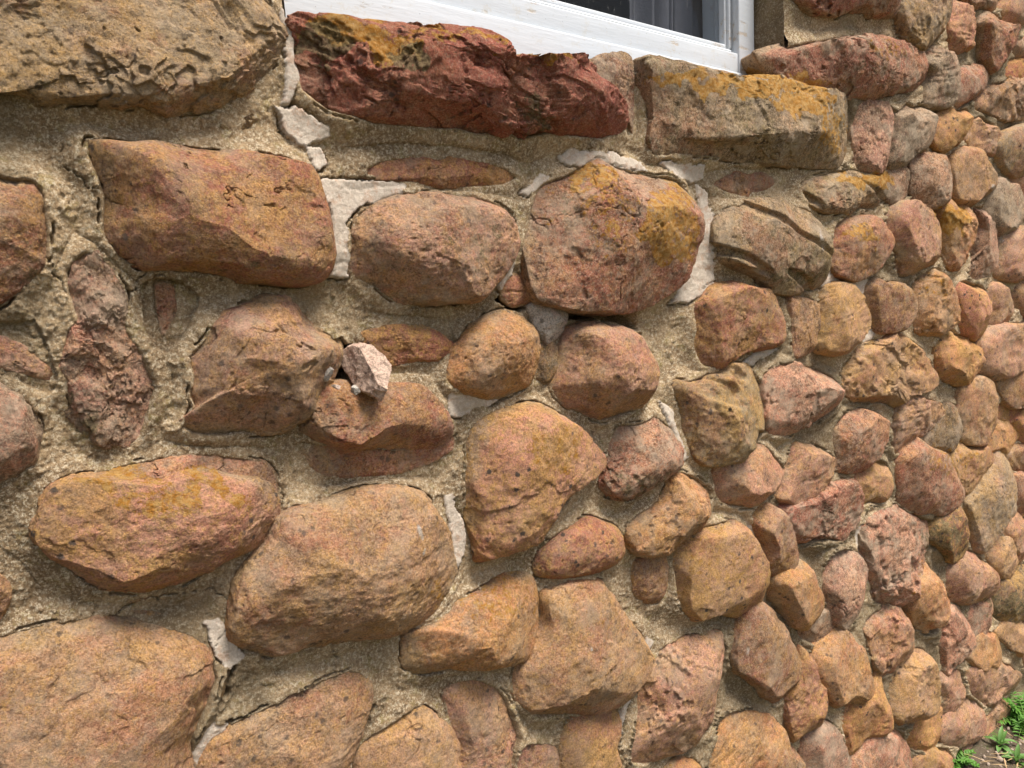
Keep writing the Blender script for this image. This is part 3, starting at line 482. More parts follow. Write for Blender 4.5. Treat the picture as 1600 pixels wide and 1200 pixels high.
def stone_mesh(st, res=1.):
    n = int(np.clip(max(st['pw'], st['ph'])*.85*res, 26, 340)); q, phi, r = dome_points(n, st); P, off = displace(st, q, phi, r)
    base = tuple(st.get('base', (0, 0, .85 if st['name'] == 'sill_stone' and st['colk'] == 'red' else .95 if st['colk'] == 'wht' else 0)))+(float(np.random.RandomState(st['seed']+70).uniform(.12, .95)),)
    if st['seed'] in FILM: base = base[:3]+(FILM[st['seed']],)
    elif st['colk'] in ('tan', 'org'): base = base[:3]+(max(base[3], .6),)
    elif st['colk'] in ('gry', 'brn', 'buf', 'pink'): base = base[:3]+(min(base[3], .6),)
    wr = wear(P, base)
    col = np.repeat(st['col'][None], len(P), 0)
    redc = lin((168, 88, 70)); fr_ = wr[:, 2:3]*(0 if st['colk'] == 'wht' else .8); col = col*(1-fr_)+redc*fr_
    col = col*(1+.16*fbm(P*11+off, 2, 81)[:, None])
    pxx = proj(P)
    for x, y, rx, ry, sl_ in STREAKS:                          # chalky scrapes and bird lime
        yy = pxx[:, 1]-y; dd = np.hypot((pxx[:, 0]-x-sl_*yy)/rx, yy/ry); t = (1-sstep(dd, .7, 1.1))[:, None]; col = col*(1-t)+lin((236, 232, 224))*t
    # mortar smeared over the rim of the stone
    sm = sstep(r+.30*fbm(P*22+off, 4, 91, .6)+.22*noise(P*6+off, 95), .80, .95)[:, None]*(.75 if st['name'] != 'sill_stone' else .3)
    col = col*(1-sm)+lin((182, 162, 128))*sm
    return P, grid_quads(n, n), col, wr
recs = []
for ln in STONES.strip().splitlines():
    a = ln.split('|'); pts = [tuple(map(float, t.split(','))) for t in a[5].split()]
    recs.append((a[0], a[1], float(a[2]), float(a[3]), float(a[4]), pts))
stones = [make_stone(r, i+1) for i, r in enumerate(recs)]
# ------------------------------------------------------------------ house root
house = bpy.data.objects.new('stone_house', None); C.objects.link(house)
house['label'] = 'old house wall of rounded reddish sandstone boulders in sandy mortar with a white window'
house['category'] = 'house'
GROUND_Z = float(back([(1548, 1165)], -.04)[0, 2])
# window opening on the wall plane
OPEN_X0 = float(back([(440, 0)], 0)[0, 0]); OPEN_X1 = float(back([(1222, 60)], 0)[0, 0])
SILL_Z = float(back([(1000, 97)], .0)[0, 2])
LEDGE_A, LEDGE_B = SILL_Z-.040, SILL_Z-.006
# ------------------------------------------------------------------ stones beyond the frame (one sheet of filler courses)
def filler():
    V, Q, CO, WR, polys = [], [], [], [], []; nv = 0
    keys = ['tan', 'pink', 'rbr', 'brn', 'org', 'sal', 'gry']
    z = GROUND_Z-.05; row = 0
    foot = [s for s in stones]
    while z < 2.9:
        hh = random.uniform(.11, .17); x = -1.5-random.uniform(0, .2)
        while x < 5.6:
            ww = random.uniform(.13, .30); cx, cz = x+ww/2, z+hh/2
            x += ww+random.uniform(.015, .035)
            pr = proj(np.array([[cx, 0, cz]]))[0]; 
            D = (np.array([cx, 0, cz])-CAM)@Fv
            inside = D > .1 and -40-(ww*FPX/D) < pr[0] < 1630 and -50-hh*.5*FPX/D < pr[1] < 1250+hh*.5*FPX/D
            if inside or (OPEN_X0-.05-ww/2 < cx < OPEN_X1+.03+ww/2 and cz > SILL_Z-.05): continue
            if any(abs(cx-s['c'][0]) < ww/2+s['ext'][0]*s['s'][0]*.42 and abs(cz-s['c'][1]) < hh/2+s['ext'][1]*s['s'][1]*.42 for s in foot): continue
            a = np.linspace(0, 2*math.pi, 41); e = 2.6
            rad = (np.abs(np.cos(a)/(ww/2))**e+np.abs(np.sin(a)/(hh/2))**e)**(-1/e)*(1+.06*np.sin(3*a+random.random()*6))
            planes = [(np.array([math.cos(t)*math.cos(g), math.sin(t)*math.cos(g), math.sin(g)]), random.uniform(.75, .95)) for t, g in [(random.uniform(0, 6.3), random.uniform(.2, 1.2)) for _ in range(6)]]
            sd_ = 500+len(polys); k = random.choice(keys)
            st = dict(name='stone', c=np.array([cx, cz]), s=np.array([1., 1.]), ang=a, rad=rad, H=random.uniform(.03, .05), p=2.5, planes=planes, y0=.004,
                      col=lin(PAL[k]), colk=k, fl=1., pw=45, ph=45, seed=sd_, ext=np.array([ww, hh]), base=(random.uniform(0, .35), random.uniform(0, .3), 0))
            P, q, c, w_ = stone_mesh(st, 1.0); V.append(P); Q.append(q+nv); CO.append(c); WR.append(w_); nv += len(P); polys.append(st)
        z += hh+random.uniform(.01, .02); row += 1
    return V, Q, CO, WR, polys
fV, fQ, fC, fW, fst = filler()
# individually built stones; the largest hundred as parts, the few small ones left as one sheet
order = sorted([s for s in stones if s['name'] == 'stone'], key=lambda s: -s['area']); big = set(id(s) for s in order[:100])
LABELS = {1: 'buff sandstone with layered flaking face', 23: 'long thin reddish stone under the window ledge', 4: 'knobbly pitted pink stone', 30: 'smooth pink egg-shaped stone',
          31: 'olive stone with dark diagonal grooves', 86: 'black-green crusted stone'}
rest_small = []
for i, st in enumerate(stones):
    if st['name'] == 'stone' and id(st) not in big: rest_small.append(st); continue
    P, q, c, w_ = stone_mesh(st)
    org = np.array([st['c'][0], 0, st['c'][1]])
    o = link(st['name'], quad_mesh(st['name'], P-org, q, dict(tint=c, wear=w_)), MAT_STONE, house)
    o.location = org
    if st['name'] == 'sill_stone': o['label'] = {'red': 'dark red split sill stone with orange lichen on its upper edge', 'bgr': 'small brown stone tucked behind the sill stones', 'olv': 'grey-green sill stone crusted with orange lichen'}[st['colk']]
    elif st['name'] == 'wedge_stone': o['label'] = 'pale pinning stone wedged into the joint'
    elif i+1 in (1, 4, 32): o['label'] = {1: 'buff flaking boulder in the top left corner', 4: 'knobbly pitted stone', 32: 'olive stone with dark diagonal grooves'}[i+1]
V, Q, CO, WR = list(fV), list(fQ), list(fC), list(fW); nv = sum(len(v) for v in V)
for st in rest_small:
    P, q, c, w_ = stone_mesh(st); V.append(P); Q.append(q+nv); CO.append(c); WR.append(w_); nv += len(P)
link('stone', quad_mesh('stone', np.vstack(V), np.vstack(Q), dict(tint=np.vstack(CO), wear=np.vstack(WR))), MAT_STONE, house, kind='stuff')
# ------------------------------------------------------------------ mortar: displaced sheet on the wall plane
PALE = """437,5 452,15 465,100 467,125 455,168 444,165 445,100 437,50
432,170 460,165 510,200 515,212 465,230 440,205
475,225 500,225 512,260 490,268
492,280 560,283 640,290 620,308 560,325 540,345 540,380 548,430 515,432 515,380 505,320
870,240 890,233 960,238 1000,250 1008,272 930,256 880,262
813,303 845,272 855,280 825,310
1025,252 1100,258 1100,282 1075,285 1040,270
1086,285 1105,300 1112,360 1108,400 1116,440 1085,470 1048,478 1065,440 1085,410 1093,350
775,445 800,385 806,395 795,445 782,458
1280,430 1300,420 1350,428 1350,458 1300,455 1278,452
452,655 497,605 503,615 480,645
693,615 720,615 780,622 720,655 700,648
1030,622 1050,640 1072,715 1058,718 1043,670
688,768 707,775 732,830 727,870 708,888 705,850
315,975 340,962 378,1015 362,1040 343,1032
292,1185 330,1120 358,1120 322,1172 298,1205
1332,820 1350,818 1347,860 1331,872
1352,500 1362,495 1358,530 1341,548
1008,988 1020,1000 994,1060 969,1130 960,1170 958,1215 948,1215 952,1160 963,1125 985,1060
1180,548 1208,543 1175,572 1148,574
1156,812 1175,820 1175,840
1010,1170 1065,1150 1100,1140 1060,1165 1010,1190"""
HOLES = """513,545 530,528 552,540 560,570 545,600 520,600
352,1040 362,1040 352,1085 338,1110 335,1100
780,470 800,455 835,470 820,485 790,482
570,1100 579,1100 566,1145 556,1160
1000,520 1010,522 1000,530
860,488 990,490 1000,515 960,503 900,500"""
def polylist(t): return [np.array([tuple(map(float, q.split(','))) for q in l.split()]) for l in t.splitlines()]
def sdf_poly(X, Z, poly):
    a = poly; b = np.roll(poly, -1, 0); best = np.full(X.shape, 1e9); ins = np.zeros(X.shape, bool)
    for p, q in zip(a, b):
        ex, ez = q-p; L2 = ex*ex+ez*ez+1e-12
        t = np.clip(((X-p[0])*ex+(Z-p[1])*ez)/L2, 0, 1)
        dx, dz = X-p[0]-t*ex, Z-p[1]-t*ez; best = np.minimum(best, dx*dx+dz*dz)
        cr = (p[1] > Z) != (q[1] > Z)
        with np.errstate(divide='ignore', invalid='ignore'): ins ^= cr & (X < (q[0]-p[0])*(Z-p[1])/(q[1]-p[1]+1e-15)+p[0])
    return np.where(ins, -1, 1)*np.sqrt(best)
def mortar():
    xs = []; 
    hx = np.arange(-420, 1720, 2.1); X1 = back(np.stack([hx, np.full_like(hx, 600-Uv[2]*0)], -1), 0)[:, 0]
    X1 = np.concatenate([np.linspace(-1.6, X1[0]-.01, 120), X1, np.linspace(X1[-1]+.01, 5.7, 120)])
    zd = np.maximum((np.stack([X1, 0*X1, np.full_like(X1, CAM[2])], -1)-CAM)@Fv, .5)
    t = np.arange(-.72, .66, 2.1/FPX)
    Zg = CAM[2]+zd[:, None]*t[None]
    n, m = Zg.shape; X = np.repeat(X1[:, None], m, 1)
    # stretch so that the sheet always reaches below the ground and well above the frame
    top = np.maximum(Zg[:, -1], 2.6); bot = np.minimum(Zg[:, 0], GROUND_Z-.12)
    Zg[:, -1] = top; Zg[:, 0] = bot
    for k in range(1, 14):
        f = (14-k)/14; Zg[:, -1-k] = np.where(top > Zg[:, -15]+.2, Zg[:, -15]+(top-Zg[:, -15])*f, Zg[:, -1-k])
        Zg[:, k] = np.where(bot < Zg[:, 14]-.2, Zg[:, 14]+(bot-Zg[:, 14])*f, Zg[:, k])
    D = np.full((n, m), .05); HH = np.full((n, m), .03)
    for st in stones+fst:
        R = st['rad'].max()*max(st['s'])+.05
        i0, i1 = np.searchsorted(X1, [st['c'][0]-R, st['c'][0]+R])
        if i1 <= i0: continue
        sub = Zg[i0:i1]; mk = np.abs(sub-st['c'][1]) < R
        if not mk.any(): continue
        a = np.linspace(0, 2*math.pi, 48, endpoint=False); r = np.interp(a, st['ang'], st['rad'])
        rr_ = np.full(48, .97); poly = displace(st, dome_eval(a, rr_, st), a, rr_)[0][:, [0, 2]]
        d = sdf_poly(X[i0:i1][mk], sub[mk], poly); blk = D[i0:i1]; bh = HH[i0:i1]; bh[mk] = np.where(d < blk[mk], st['H'], bh[mk]); blk[mk] = np.minimum(blk[mk], d)
    P = np.stack([X, np.zeros_like(X), Zg], -1).reshape(-1, 3); D = D.reshape(-1); HH = np.clip(HH.reshape(-1)/.030, .15, 1)
    lap = fbm(P*9, 2, 101)                                    # where the mortar laps over the stone edge
    y = .008+.007*fbm(P*8, 3, 111)-.007*sstep(P[:, 0], .9, 1.8)
    Dw = np.maximum(D+.006*fbm(P*40, 3, 105), 0); y -= HH*(.014+.014*lap)*np.exp(-(Dw/.022)**1.5)
    y -= .0032*fbm(P*38, 5, 121, .62) + .0022*fbm(P*190, 4, 131, .75)
    lump = fbm(P*70, 3, 141); y -= .0025*sstep(lump, .25, .40)*sstep(noise(P*12, 145), -.1, .3)
    # hairline gaps round the stones and shrinkage cracks
    gap = sstep(fbm(P*24, 3, 151), .10, .18); dj = D+.0012*noise(P*160, 161)
    y += gap*sstep(HH, .6, .9)*.010*(1-sstep(np.abs(dj), .0004, .0016))
    cr = np.abs(fbm(P*15, 4, 171, .55)); y += .006*(1-sstep(cr, .004, .012))*sstep(noise(P*6, 181), .25, .5)
    y += .05*sstep(-D, .002, .02)
    W = np.zeros((len(P), 4), np.float32); W[:, 3] = 1; XX, ZZ = P[:, 0], P[:, 2]
    wobx = XX+.009*fbm(P*45, 5, 191, .65); wobz = ZZ+.009*fbm(P*45, 5, 195, .65)
    for poly in polylist(PALE):
        pp = back(poly, 0)[:, [0, 2]]; lo, hi = pp.min(0)-.02, pp.max(0)+.02
        mk = (XX > lo[0]) & (XX < hi[0]) & (ZZ > lo[1]) & (ZZ < hi[1])
        d = sdf_poly(wobx[mk], wobz[mk], pp); ins = 1-sstep(d, -.002, .001)
        W[mk, 0] = np.maximum(W[mk, 0], ins); y[mk] = y[mk]*(1-.6*ins)-.004*ins
        y[mk] += .008*(1-sstep(np.abs(d-.001), .0006, .002))*sstep(noise(P[mk]*30, 201), -.2, .2)
    for poly in polylist(HOLES):
        pp = back(poly, 0)[:, [0, 2]]; lo, hi = pp.min(0)-.02, pp.max(0)+.02
        mk = (XX > lo[0]) & (XX < hi[0]) & (ZZ > lo[1]) & (ZZ < hi[1])
        d = sdf_poly(wobx[mk], wobz[mk], pp); y[mk] += .06*(1-sstep(d, -.006, .003))
    dk = sstep(fbm(P*5, 3, 211), .05, .4)*.5; W[:, 1] = dk
    P[:, 1] = y; Q = grid_quads(n, m)
    cx, cz = P[Q[:, 0], 0], P[Q[:, 0], 2]
    keep = ~((cx > OPEN_X0) & (cx < OPEN_X1) & (cz > LEDGE_A+(LEDGE_B-LEDGE_A)*(cx-OPEN_X0)/(OPEN_X1-OPEN_X0)) & (cz < 2.5))
    Q = Q[keep]
    return P, Q, W
P, Q, W = mortar()
link('mortar', quad_mesh('mortar', P, Q, dict(wear=W)), MAT_MORTAR, house)
# ------------------------------------------------------------------ window
def boxes(name, bs, mat, parent, bev=.003, **kw):
    import bmesh
    bm = bmesh.new()
    for x0, x1, y0, y1, z0, z1 in bs:
        r = bmesh.ops.create_cube(bm, size=1, matrix=Matrix.LocRotScale(Vector(((x0+x1)/2, (y0+y1)/2, (z0+z1)/2)), None, Vector((x1-x0, y1-y0, z1-z0))))
    bmesh.ops.bevel(bm, geom=list(bm.edges), offset=bev, segments=3, affect='EDGES', profile=.6)
    me = bpy.data.meshes.new(name); bm.to_mesh(me); bm.free()
    for p in me.polygons: p.use_smooth = True
    return link(name, me, mat, parent, **kw)
YF = .055                                              # front of the fixed frame, set back in the wall
fr_x1 = float(back([(1179, 60)], YF)[0, 0]); fr_z0 = float(back([(1178, 118)], YF)[0, 2])
sash_x1 = float(back([(1147, 60)], YF+.012)[0, 0]); sash_z0 = float(back([(1137, 83)], YF+.012)[0, 2]); nose_z = float(back([(1130, 110)], YF)[0, 2])
pane_x1 = float(back([(1127, 40)], YF+.03)[0, 0]); pane_z0 = float(back([(1129, 72)], YF+.03)[0, 2])
fr_x0 = float(back([(440, 0)], YF)[0, 0])-.01; top = SILL_Z+.75
win = bpy.data.objects.new('window', None); C.objects.link(win); win.parent = house
win['label'] = 'white painted wooden window with peeling paint'
fw = fr_x1-sash_x1
boxes('frame', [(sash_x1, fr_x1, YF, YF+.09, nose_z+.001, top), (fr_x0, fr_x0+fw, YF, YF+.09, nose_z+.001, top), (fr_x0+fw, sash_x1, YF+.003, YF+.09, nose_z+.0012, sash_z0), (fr_x0+fw, sash_x1, YF+.002, YF+.09, top-.04, top)], MAT_PAINT, win)
boxes('window_sill', [(fr_x0, fr_x1, YF-.007, YF+.09, nose_z-.10, nose_z)], MAT_PAINT, win, .004)
sx0 = fr_x0+fw+.004; sx1 = sash_x1-.004; sz0 = sash_z0+.002; sz1 = top-.045
rw = sx1-pane_x1; rh = pane_z0-sz0
boxes('sash', [(sx0, sx1, YF+.014, YF+.05, sz0, pane_z0-.010), (sx1-rw+.004, sx1, YF+.014, YF+.05, pane_z0-.010, sz1), (sx0, sx0+rw, YF+.014, YF+.05, pane_z0-.010, sz1), (sx0+rw, sx1-rw+.004, YF+.014, YF+.05, sz1-.04, sz1)], MAT_PAINT, win, .004)
boxes('glazing_bead', [(sx0+rw, pane_x1, YF+.020, YF+.036, pane_z0-.0095, pane_z0), (pane_x1-.002, sx1-rw+.0035, YF+.020, YF+.036, pane_z0-.0095, sz1-.04)], MAT_PAINT, win, .003)
boxes('pane', [(sx0+rw-.003, pane_x1+.003, YF+.034, YF+.037, pane_z0-.004, sz1-.03)], MAT_GLASS, win, .0004)
# reveal round the window: rough mortar faces at both sides, the top and under the frame
def strip(a, b, depth_dir, n1, n2, seed):
    """plane patch spanned from a to b (wall face) and back into the wall"""
    a, b, dd = map(lambda t: np.array(t, float), (a, b, depth_dir)); s = np.linspace(0, 1, n1); t = np.linspace(0, 1, n2)
    P = a+(b-a)*s[:, None, None]+dd*t[None, :, None]; P = P.reshape(-1, 3)
    nn = np.cross(b-a, dd); nn /= np.linalg.norm(nn); P = P+nn*(.006*fbm(P*14, 4, seed)+.003*fbm(P*60, 3, seed+5))[:, None]
    return P, grid_quads(n1, n2)
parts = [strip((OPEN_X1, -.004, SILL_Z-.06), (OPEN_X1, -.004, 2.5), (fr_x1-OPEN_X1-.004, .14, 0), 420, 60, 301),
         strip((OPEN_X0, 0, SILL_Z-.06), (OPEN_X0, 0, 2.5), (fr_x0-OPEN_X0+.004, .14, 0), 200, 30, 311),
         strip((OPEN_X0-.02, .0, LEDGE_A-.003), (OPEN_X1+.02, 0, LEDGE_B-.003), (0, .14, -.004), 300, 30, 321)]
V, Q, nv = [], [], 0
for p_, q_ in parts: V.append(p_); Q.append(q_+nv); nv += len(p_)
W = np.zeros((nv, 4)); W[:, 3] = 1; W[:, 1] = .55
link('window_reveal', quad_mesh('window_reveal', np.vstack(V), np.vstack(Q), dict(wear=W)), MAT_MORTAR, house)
# the dark room behind the glass and its curtain
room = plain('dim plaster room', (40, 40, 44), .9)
rx0, rx1, rz0, rz1, ry0, ry1 = fr_x0-.6, fr_x1+.9, SILL_Z-.9, top+.4, YF+.16, 2.6
V = [(x, y, z) for x in (rx0, rx1) for y in (ry0, ry1) for z in (rz0, rz1)]
Qr = [(0, 1, 3, 2), (4, 6, 7, 5), (0, 4, 5, 1), (2, 3, 7, 6), (0, 2, 6, 4), (1, 5, 7, 3)]
hx0, hx1, hz0, hz1 = fr_x0+.01, fr_x1-.01, fr_z0-.04, top-.01           # window hole in the front room wall
V += [(hx0, ry0, hz0), (hx1, ry0, hz0), (hx0, ry0, hz1), (hx1, ry0, hz1)]
Qr = [q for q in Qr if q != (0, 4, 5, 1)]+[(0, 4, 9, 8), (4, 5, 11, 9), (5, 1, 10, 11), (1, 0, 8, 10)]
V += [(hx0, YF+.085, hz0), (hx1, YF+.085, hz0), (hx0, YF+.085, hz1), (hx1, YF+.085, hz1)]
Qr += [(8, 9, 13, 12), (9, 11, 15, 13), (11, 10, 14, 15), (10, 8, 12, 14)]
link('room_interior', quad_mesh('room_interior', V, Qr, smooth=False), room, house)
def curtain(x0, x1, y, z0, z1, folds, amp):
    n, m = 260, 24; a = np.linspace(0, 1, n); z = np.linspace(z0, z1, m)
    X = x0+(x1-x0)*a+.004*np.sin(a*folds*12.6); Y = y+amp*np.sin(a*folds*6.28)+amp*.4*np.sin(a*folds*15+1)
    P = np.stack([np.repeat(X[:, None], m, 1), np.repeat(Y[:, None], m, 1)+.004*np.sin(z*9)[None], np.repeat(z[None], n, 0)], -1).reshape(-1, 3)
    return P, grid_quads(n, m)
cx0 = float(back([(992, 30)], YF+.105)[0, 0]); cx1 = float(back([(1160, 30)], YF+.13)[0, 0])
cp, cq = curtain(cx0-.01, cx1+.02, YF+.105, pane_z0-.3, top+.05, 7, .012)
cm = plain('grey curtain cloth', (96, 93, 96), .9, .15, 60)
co = link('curtain', quad_mesh('curtain', cp, cq), cm, None, label='grey curtain hanging in vertical folds behind the window glass', category='curtain')
# ------------------------------------------------------------------ loose stones lying in the joint
def rock(name, px, y, size, seed, col, label, rotz=0, squash=(1, 1, 1), nper=46, group=None):
    r_ = np.random.RandomState(seed); V, Q, nv = [], [], 0
    g = np.linspace(-1, 1, nper)
    A, B = np.meshgrid(g, g, indexing='ij'); one = np.ones_like(A)
    for ax in range(3):
        for sg in (1, -1):
            c = [None]*3; c[ax] = one*sg; c[(ax+1) % 3] = A if sg > 0 else B; c[(ax+2) % 3] = B if sg > 0 else A
            V.append(np.stack(c, -1).reshape(-1, 3)); Q.append(grid_quads(nper, nper)+nv); nv += nper*nper
    q = np.vstack(V); q = q/np.linalg.norm(q, axis=1)[:, None]
    for i in range(13):
        nrm = r_.randn(3); nrm /= np.linalg.norm(nrm); d = r_.uniform(.45, .8)
        q = q-np.maximum(q@nrm-d, 0)[:, None]*nrm
    q = q*np.array(squash)*size
    nn = q/np.linalg.norm(q, axis=1)[:, None]; off = seed*3.3
    q = q+nn*(.10*size*fbm(q/(.5*size)+off, 6, seed, .6)+.06*size*ridge(q/(.3*size)+off, 5, seed+9))[:, None]
    me = quad_mesh(name, q, np.vstack(Q), dict(tint=np.repeat(lin(col)[None], len(q), 0), wear=np.repeat([[0, 0, 1., .4]], len(q), 0)))
    o = link(name, me, MAT_STONE, None, label=label, category='stone'); o.rotation_euler = (0, rotz, seed); o.location = back([px], y)[0]
    if group: o['group'] = group
    return o
k = .9/1180
rock('loose_stone', (578, 590), -.024, .041, 5, (240, 206, 182), 'pale pinkish loose stone resting on top of the ledge stone beside the dark hole', .75, (1.25, .8, .85))
rock('mortar_crumb', (556, 611), -.042, .0075, 8, (236, 228, 214), 'larger white crumb beside the foot of the pale loose stone', .3, nper=18, group='crumbs beside the loose stone')
rock('mortar_crumb', (526, 604), -.040, .006, 12, (228, 206, 188), 'small pinkish crumb left of the white crumb under the dark hole', .3, (1.5, 1, .6), 18, group='crumbs beside the loose stone')
rock('mortar_crumb', (590, 618), -.050, .004, 15, (206, 130, 84), 'tiny orange crumb under the loose stone', .3, (1.4, 1, .7), 14, group='crumbs beside the loose stone')
rock('mortar_flake', (514, 583), -.030, .010, 21, (226, 222, 212), 'white upright sliver of mortar in the joint left of the dark hole', -.6, (.45, .6, 1.3), 18)
# ------------------------------------------------------------------ ground, grass and weeds
def gz(x, y):
    P = np.stack([x, y, 0*x], -1); return GROUND_Z+.010*fbm(P*2.2, 3, 401)+.005*fbm(P*22, 3, 405)+.003*sstep(noise(P*70, 407), .1, .5)
def ground():
    n = 260; a = np.linspace(0, 1, n)**2.2
    xs = np.concatenate([-40*a[::-1][:-1], 60*a]); xs = np.sort(np.concatenate([np.linspace(-40, -.5, 40), np.linspace(-.5, 6, 420), np.linspace(6.1, 80, 40)]))
    ys = np.concatenate([np.linspace(.35, -1.2, 150), -1.2-np.linspace(.02, 1, 50)**2*80])
    X, Y = np.meshgrid(xs, ys, indexing='ij'); P = np.stack([X, Y, np.zeros_like(X)], -1).reshape(-1, 3)
    P[:, 2] = gz(P[:, 0], P[:, 1])
    s = NT('soil with gravel and moss')
    c = s.mix(s.noise(20, 6, .7), tuple(lin((62, 52, 40))), tuple(lin((112, 96, 76))))
    c = s.mix(s.ramp(s.voro(90), .1, .3, .7, 0), c, s.mix(s.noise(50, 2), tuple(lin((150, 140, 126))), tuple(lin((110, 96, 84)))))
    c = s.mix(s.ramp(s.noise(3.5, 8, .8), .50, .58, 0, .8), c, s.mix(s.noise(90, 4), tuple(lin((52, 74, 24))), tuple(lin((104, 128, 52)))))
    s.L(c, s.b.inputs['Base Color']); s.b.inputs['Roughness'].default_value = .95
    s.L(s.bump(s.noise(120, 6, .75), .01, .8), s.b.inputs['Normal'])
    link('ground', quad_mesh('ground', P, grid_quads(len(xs), len(ys))), s.m, None, kind='structure')
ground()
def leaf_mat(name, a, b):
    s = NT(name); c = s.mix(s.noise(40, 3), tuple(lin(a)), tuple(lin(b))); s.L(c, s.b.inputs['Base Color'])
    s.b.inputs['Roughness'].default_value = .55
    if 'Subsurface Weight' in s.b.inputs: s.b.inputs['Subsurface Weight'].default_value = .0
    tl = s.n('ShaderNodeBsdfTranslucent'); s.L(c, tl.inputs[0]); mx = s.n('ShaderNodeMixShader'); mx.inputs[0].default_value = .35
    s.L(s.b.outputs[0], mx.inputs[1]); s.L(tl.outputs[0], mx.inputs[2]); s.L(mx.outputs[0], s.out.inputs[0]); return s.m
def blade(p0, dirv, L, w, bend, nseg=5, up=(0, 0, 1)):
    p0 = np.array(p0, float); d = np.array(dirv, float); d /= np.linalg.norm(d); V = []
    side = np.cross(d, [0, 0, 1.]); side /= np.linalg.norm(side)+1e-9
    p = p0.copy()
    for i in range(nseg+1):
        t = i/nseg; ww = w*math.sin(math.pi*min(.08+t*.92, .995))**.8; up_ = np.cross(side, d)*ww*.25
        V += [p-side*ww/2+up_, p, p+side*ww/2+up_]
        p = p+d*L/nseg; d = d+np.array([0, 0, -bend/nseg]); d /= np.linalg.norm(d)
    Q = []
    for i in range(nseg): Q += [(3*i, 3*i+1, 3*i+4, 3*i+3), (3*i+1, 3*i+2, 3*i+5, 3*i+4)]
    return V, Q
class Acc:
    def __init__(s): s.V, s.Q = [], []
    def add(s, vq):
        n = len(s.V); s.V += vq[0]; s.Q += [tuple(i+n for i in q) for q in vq[1]]
GRASS = leaf_mat('grass blades', (74, 112, 36), (132, 158, 70)); LEAF = leaf_mat('weed leaves', (84, 128, 56), (128, 168, 92)); FERN = leaf_mat('feathery leaves', (70, 122, 38), (116, 164, 66)); STEM = plain('green stem', (110, 140, 60), .6)
g = Acc(); r_ = np.random.RandomState(3); N_ = 16000
gx = r_.uniform(1.2, 5.5, N_); gy = -.13-np.abs(r_.normal(0, .33, N_)); gk = noise(np.stack([gx*5, gy*5, 0*gx], -1), 9) > -.1; gzz = gz(gx, gy)
for x, y, z in zip(gx[gk], gy[gk], gzz[gk]):
    a = r_.uniform(0, 6.28)
    g.add(blade((x, y, z-.002), (math.cos(a)*.6, math.sin(a)*.6, 1), r_.uniform(.012, .04), .0026, r_.uniform(.2, 1.6), 3))
link('grass', quad_mesh('grass', g.V, g.Q), GRASS, None, kind='stuff', label='short grass growing along the foot of the wall', category='grass')
gv, gq, nv = [], [], 0; r_ = np.random.RandomState(12); ico = None
st_ = Acc()
for i in range(1500):
    x = r_.uniform(1.3, 4.6); y = -.06-abs(r_.normal(0, .3)); z0 = float(gz(np.array([x]), np.array([y]))[0])
    a = r_.uniform(0, 6.28); st_.add(blade((x, y, z0+r_.uniform(.001, .016)), (math.cos(a), math.sin(a), r_.uniform(-.05, .25)), r_.uniform(.012, .07), r_.uniform(.001, .0035), .25, 2))
link('dry_litter', quad_mesh('dry_litter', st_.V, st_.Q), plain('dry straw and leaf litter', (178, 150, 108), .9, .4, 60), None, kind='stuff', label='dry straw and leaf litter strewn along the wall foot', category='litter')
bx = np.array([(a, b, c) for a in (-1, 0, 1) for b in (-1, 0, 1) for c in (-1, 0, 1)], float); sel = [i for i, p in enumerate(bx) if np.abs(p).max() == 1]
bx = bx[sel]; idx = {tuple(p.astype(int)): i for i, p in enumerate(bx)}; fq = []
for ax in range(3):
    for sg in (-1, 1):
        for u in (-1, 0):
            for v in (-1, 0):
                q = []
                for du, dv in ((0, 0), (1, 0), (1, 1), (0, 1)):
                    c = [0, 0, 0]; c[ax] = sg; c[(ax+1) % 3] = u+du; c[(ax+2) % 3] = v+dv; q.append(idx[tuple(c)])
                fq.append(q if sg > 0 else q[::-1])
fq = np.array(fq); un = bx/np.linalg.norm(bx, axis=1)[:, None]
for i in range(3000):
    r = r_.uniform(.002, .009); x = r_.uniform(1.3, 4.6); y = -.04-abs(r_.normal(0, .35))
    gv.append(un*r*r_.uniform(.6, 1.3, 3)*(1+r_.uniform(-.2, .2, (len(un), 1)))+[x, y, float(gz(np.array([x]), np.array([y]))[0])+.3*r]); gq.append(fq+nv); nv += len(un)
gs = NT('gravel bits'); gs.L(gs.mix(gs.noise(60, 3, .8), tuple(lin((98, 84, 74))), tuple(lin((196, 176, 156)))), gs.b.inputs['Base Color']); gs.b.inputs['Roughness'].default_value = .9
link('gravel', quad_mesh('gravel', np.vstack(gv), np.vstack(gq)), gs.m, None, kind='stuff', label='small gravel scattered on the soil at the wall foot', category='gravel')
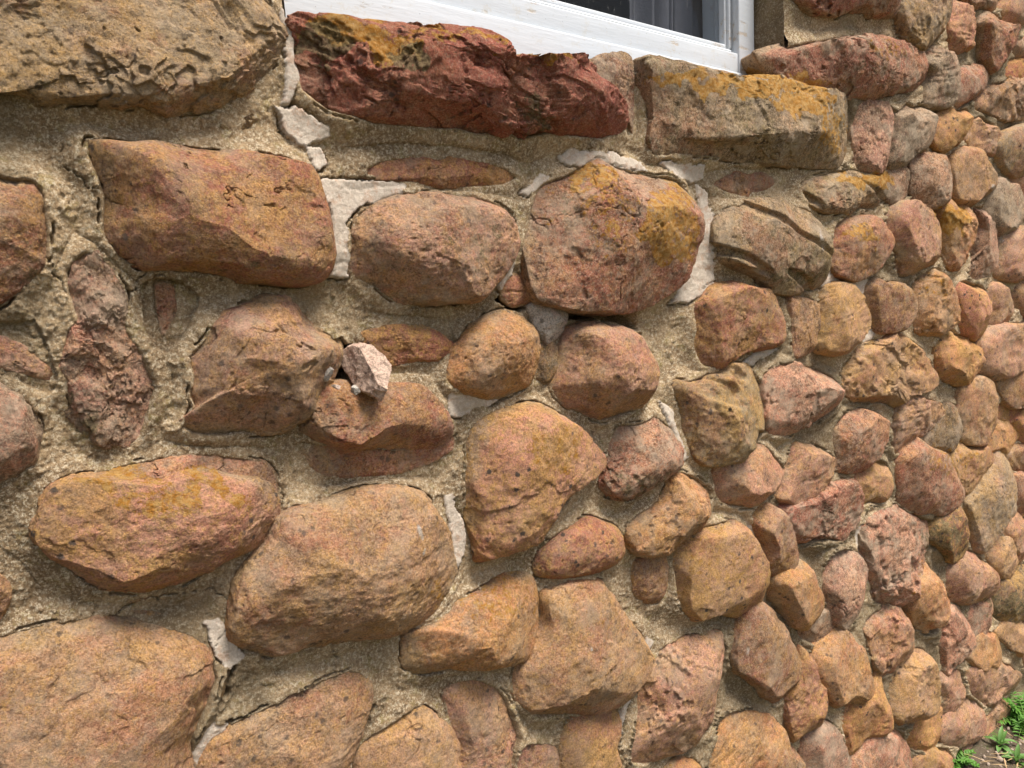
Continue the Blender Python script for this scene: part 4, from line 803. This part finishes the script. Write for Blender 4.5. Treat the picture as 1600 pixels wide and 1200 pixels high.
def weed(px, yy, n, L, w, label, seed, kind):
    p = back([px], yy)[0]; p[2] = GROUND_Z
    # slide the rooted point so that it stands on the ground along the same line of sight
    d = p-CAM; base = back([px], yy)[0]; ray = base-CAM; t = (GROUND_Z-CAM[2])/ray[2]; base = CAM+ray*t
    root = bpy.data.objects.new('leafy_weed' if kind else 'feathery_weed', None); C.objects.link(root); root.location = base
    root['label'] = label; root['category'] = 'weed'; r_ = np.random.RandomState(seed); A = Acc(); S = Acc()
    for i in range(n):
        a = 6.283*i*.382+r_.uniform(-.3, .3); el = r_.uniform(.25, 1.3); dv = (math.cos(a)*math.cos(el), math.sin(a)*math.cos(el), math.sin(el))
        if kind:
            A.add(blade((0, 0, r_.uniform(0, .02)), dv, L*r_.uniform(.6, 1.1), w*r_.uniform(.8, 1.2), 1.2, 7))
        else:
            v, q = blade((0, 0, 0), dv, L*r_.uniform(.6, 1.1), .0025, .9, 8); S.add((v, q)); v = np.array(v)[1::3]
            for j in range(2, 9):
                for sd_ in (-1, 1):
                    for rep in range(2):
                        dd = np.array([math.cos(a+sd_*(1.0+.5*rep)), math.sin(a+sd_*(1.0+.5*rep)), r_.uniform(-.1, .7)])
                        A.add(blade(v[j], dd, L*.34*(1.15-j/9)*r_.uniform(.7, 1.2)+.006, .006, .6, 3))
    link('foliage', quad_mesh('foliage', A.V, A.Q), LEAF if kind else FERN, root)
    if S.V: link('stem', quad_mesh('stem', S.V, S.Q), STEM, root)
    else:
        S.add(blade((0, 0, -.005), (.05, 0, 1), .035, .006, .1, 3)); link('stem', quad_mesh('stem', S.V, S.Q), STEM, root)
weed((1602, 1132), -.12, 30, .11, .01, 'bright green feathery weed in front of the wall foot at the right edge', 4, 0)
weed((1562, 1170), -.14, 9, .052, .015, 'small weed with broad light green leaves on the gravel below the feathery one', 5, 1)
weed((1492, 1192), -.12, 14, .055, .01, 'low feathery weed at the very bottom against the wall foot', 6, 0)
weed((1589, 1196), -.3, 8, .05, .014, 'smaller broad leaved weed in the bottom right corner', 8, 1)
print('verts', sum(len(m.vertices) for m in bpy.data.meshes), 'ground', GROUND_Z, 'sill', SILL_Z, OPEN_X0, OPEN_X1, len(order), 'filler', len(fst))
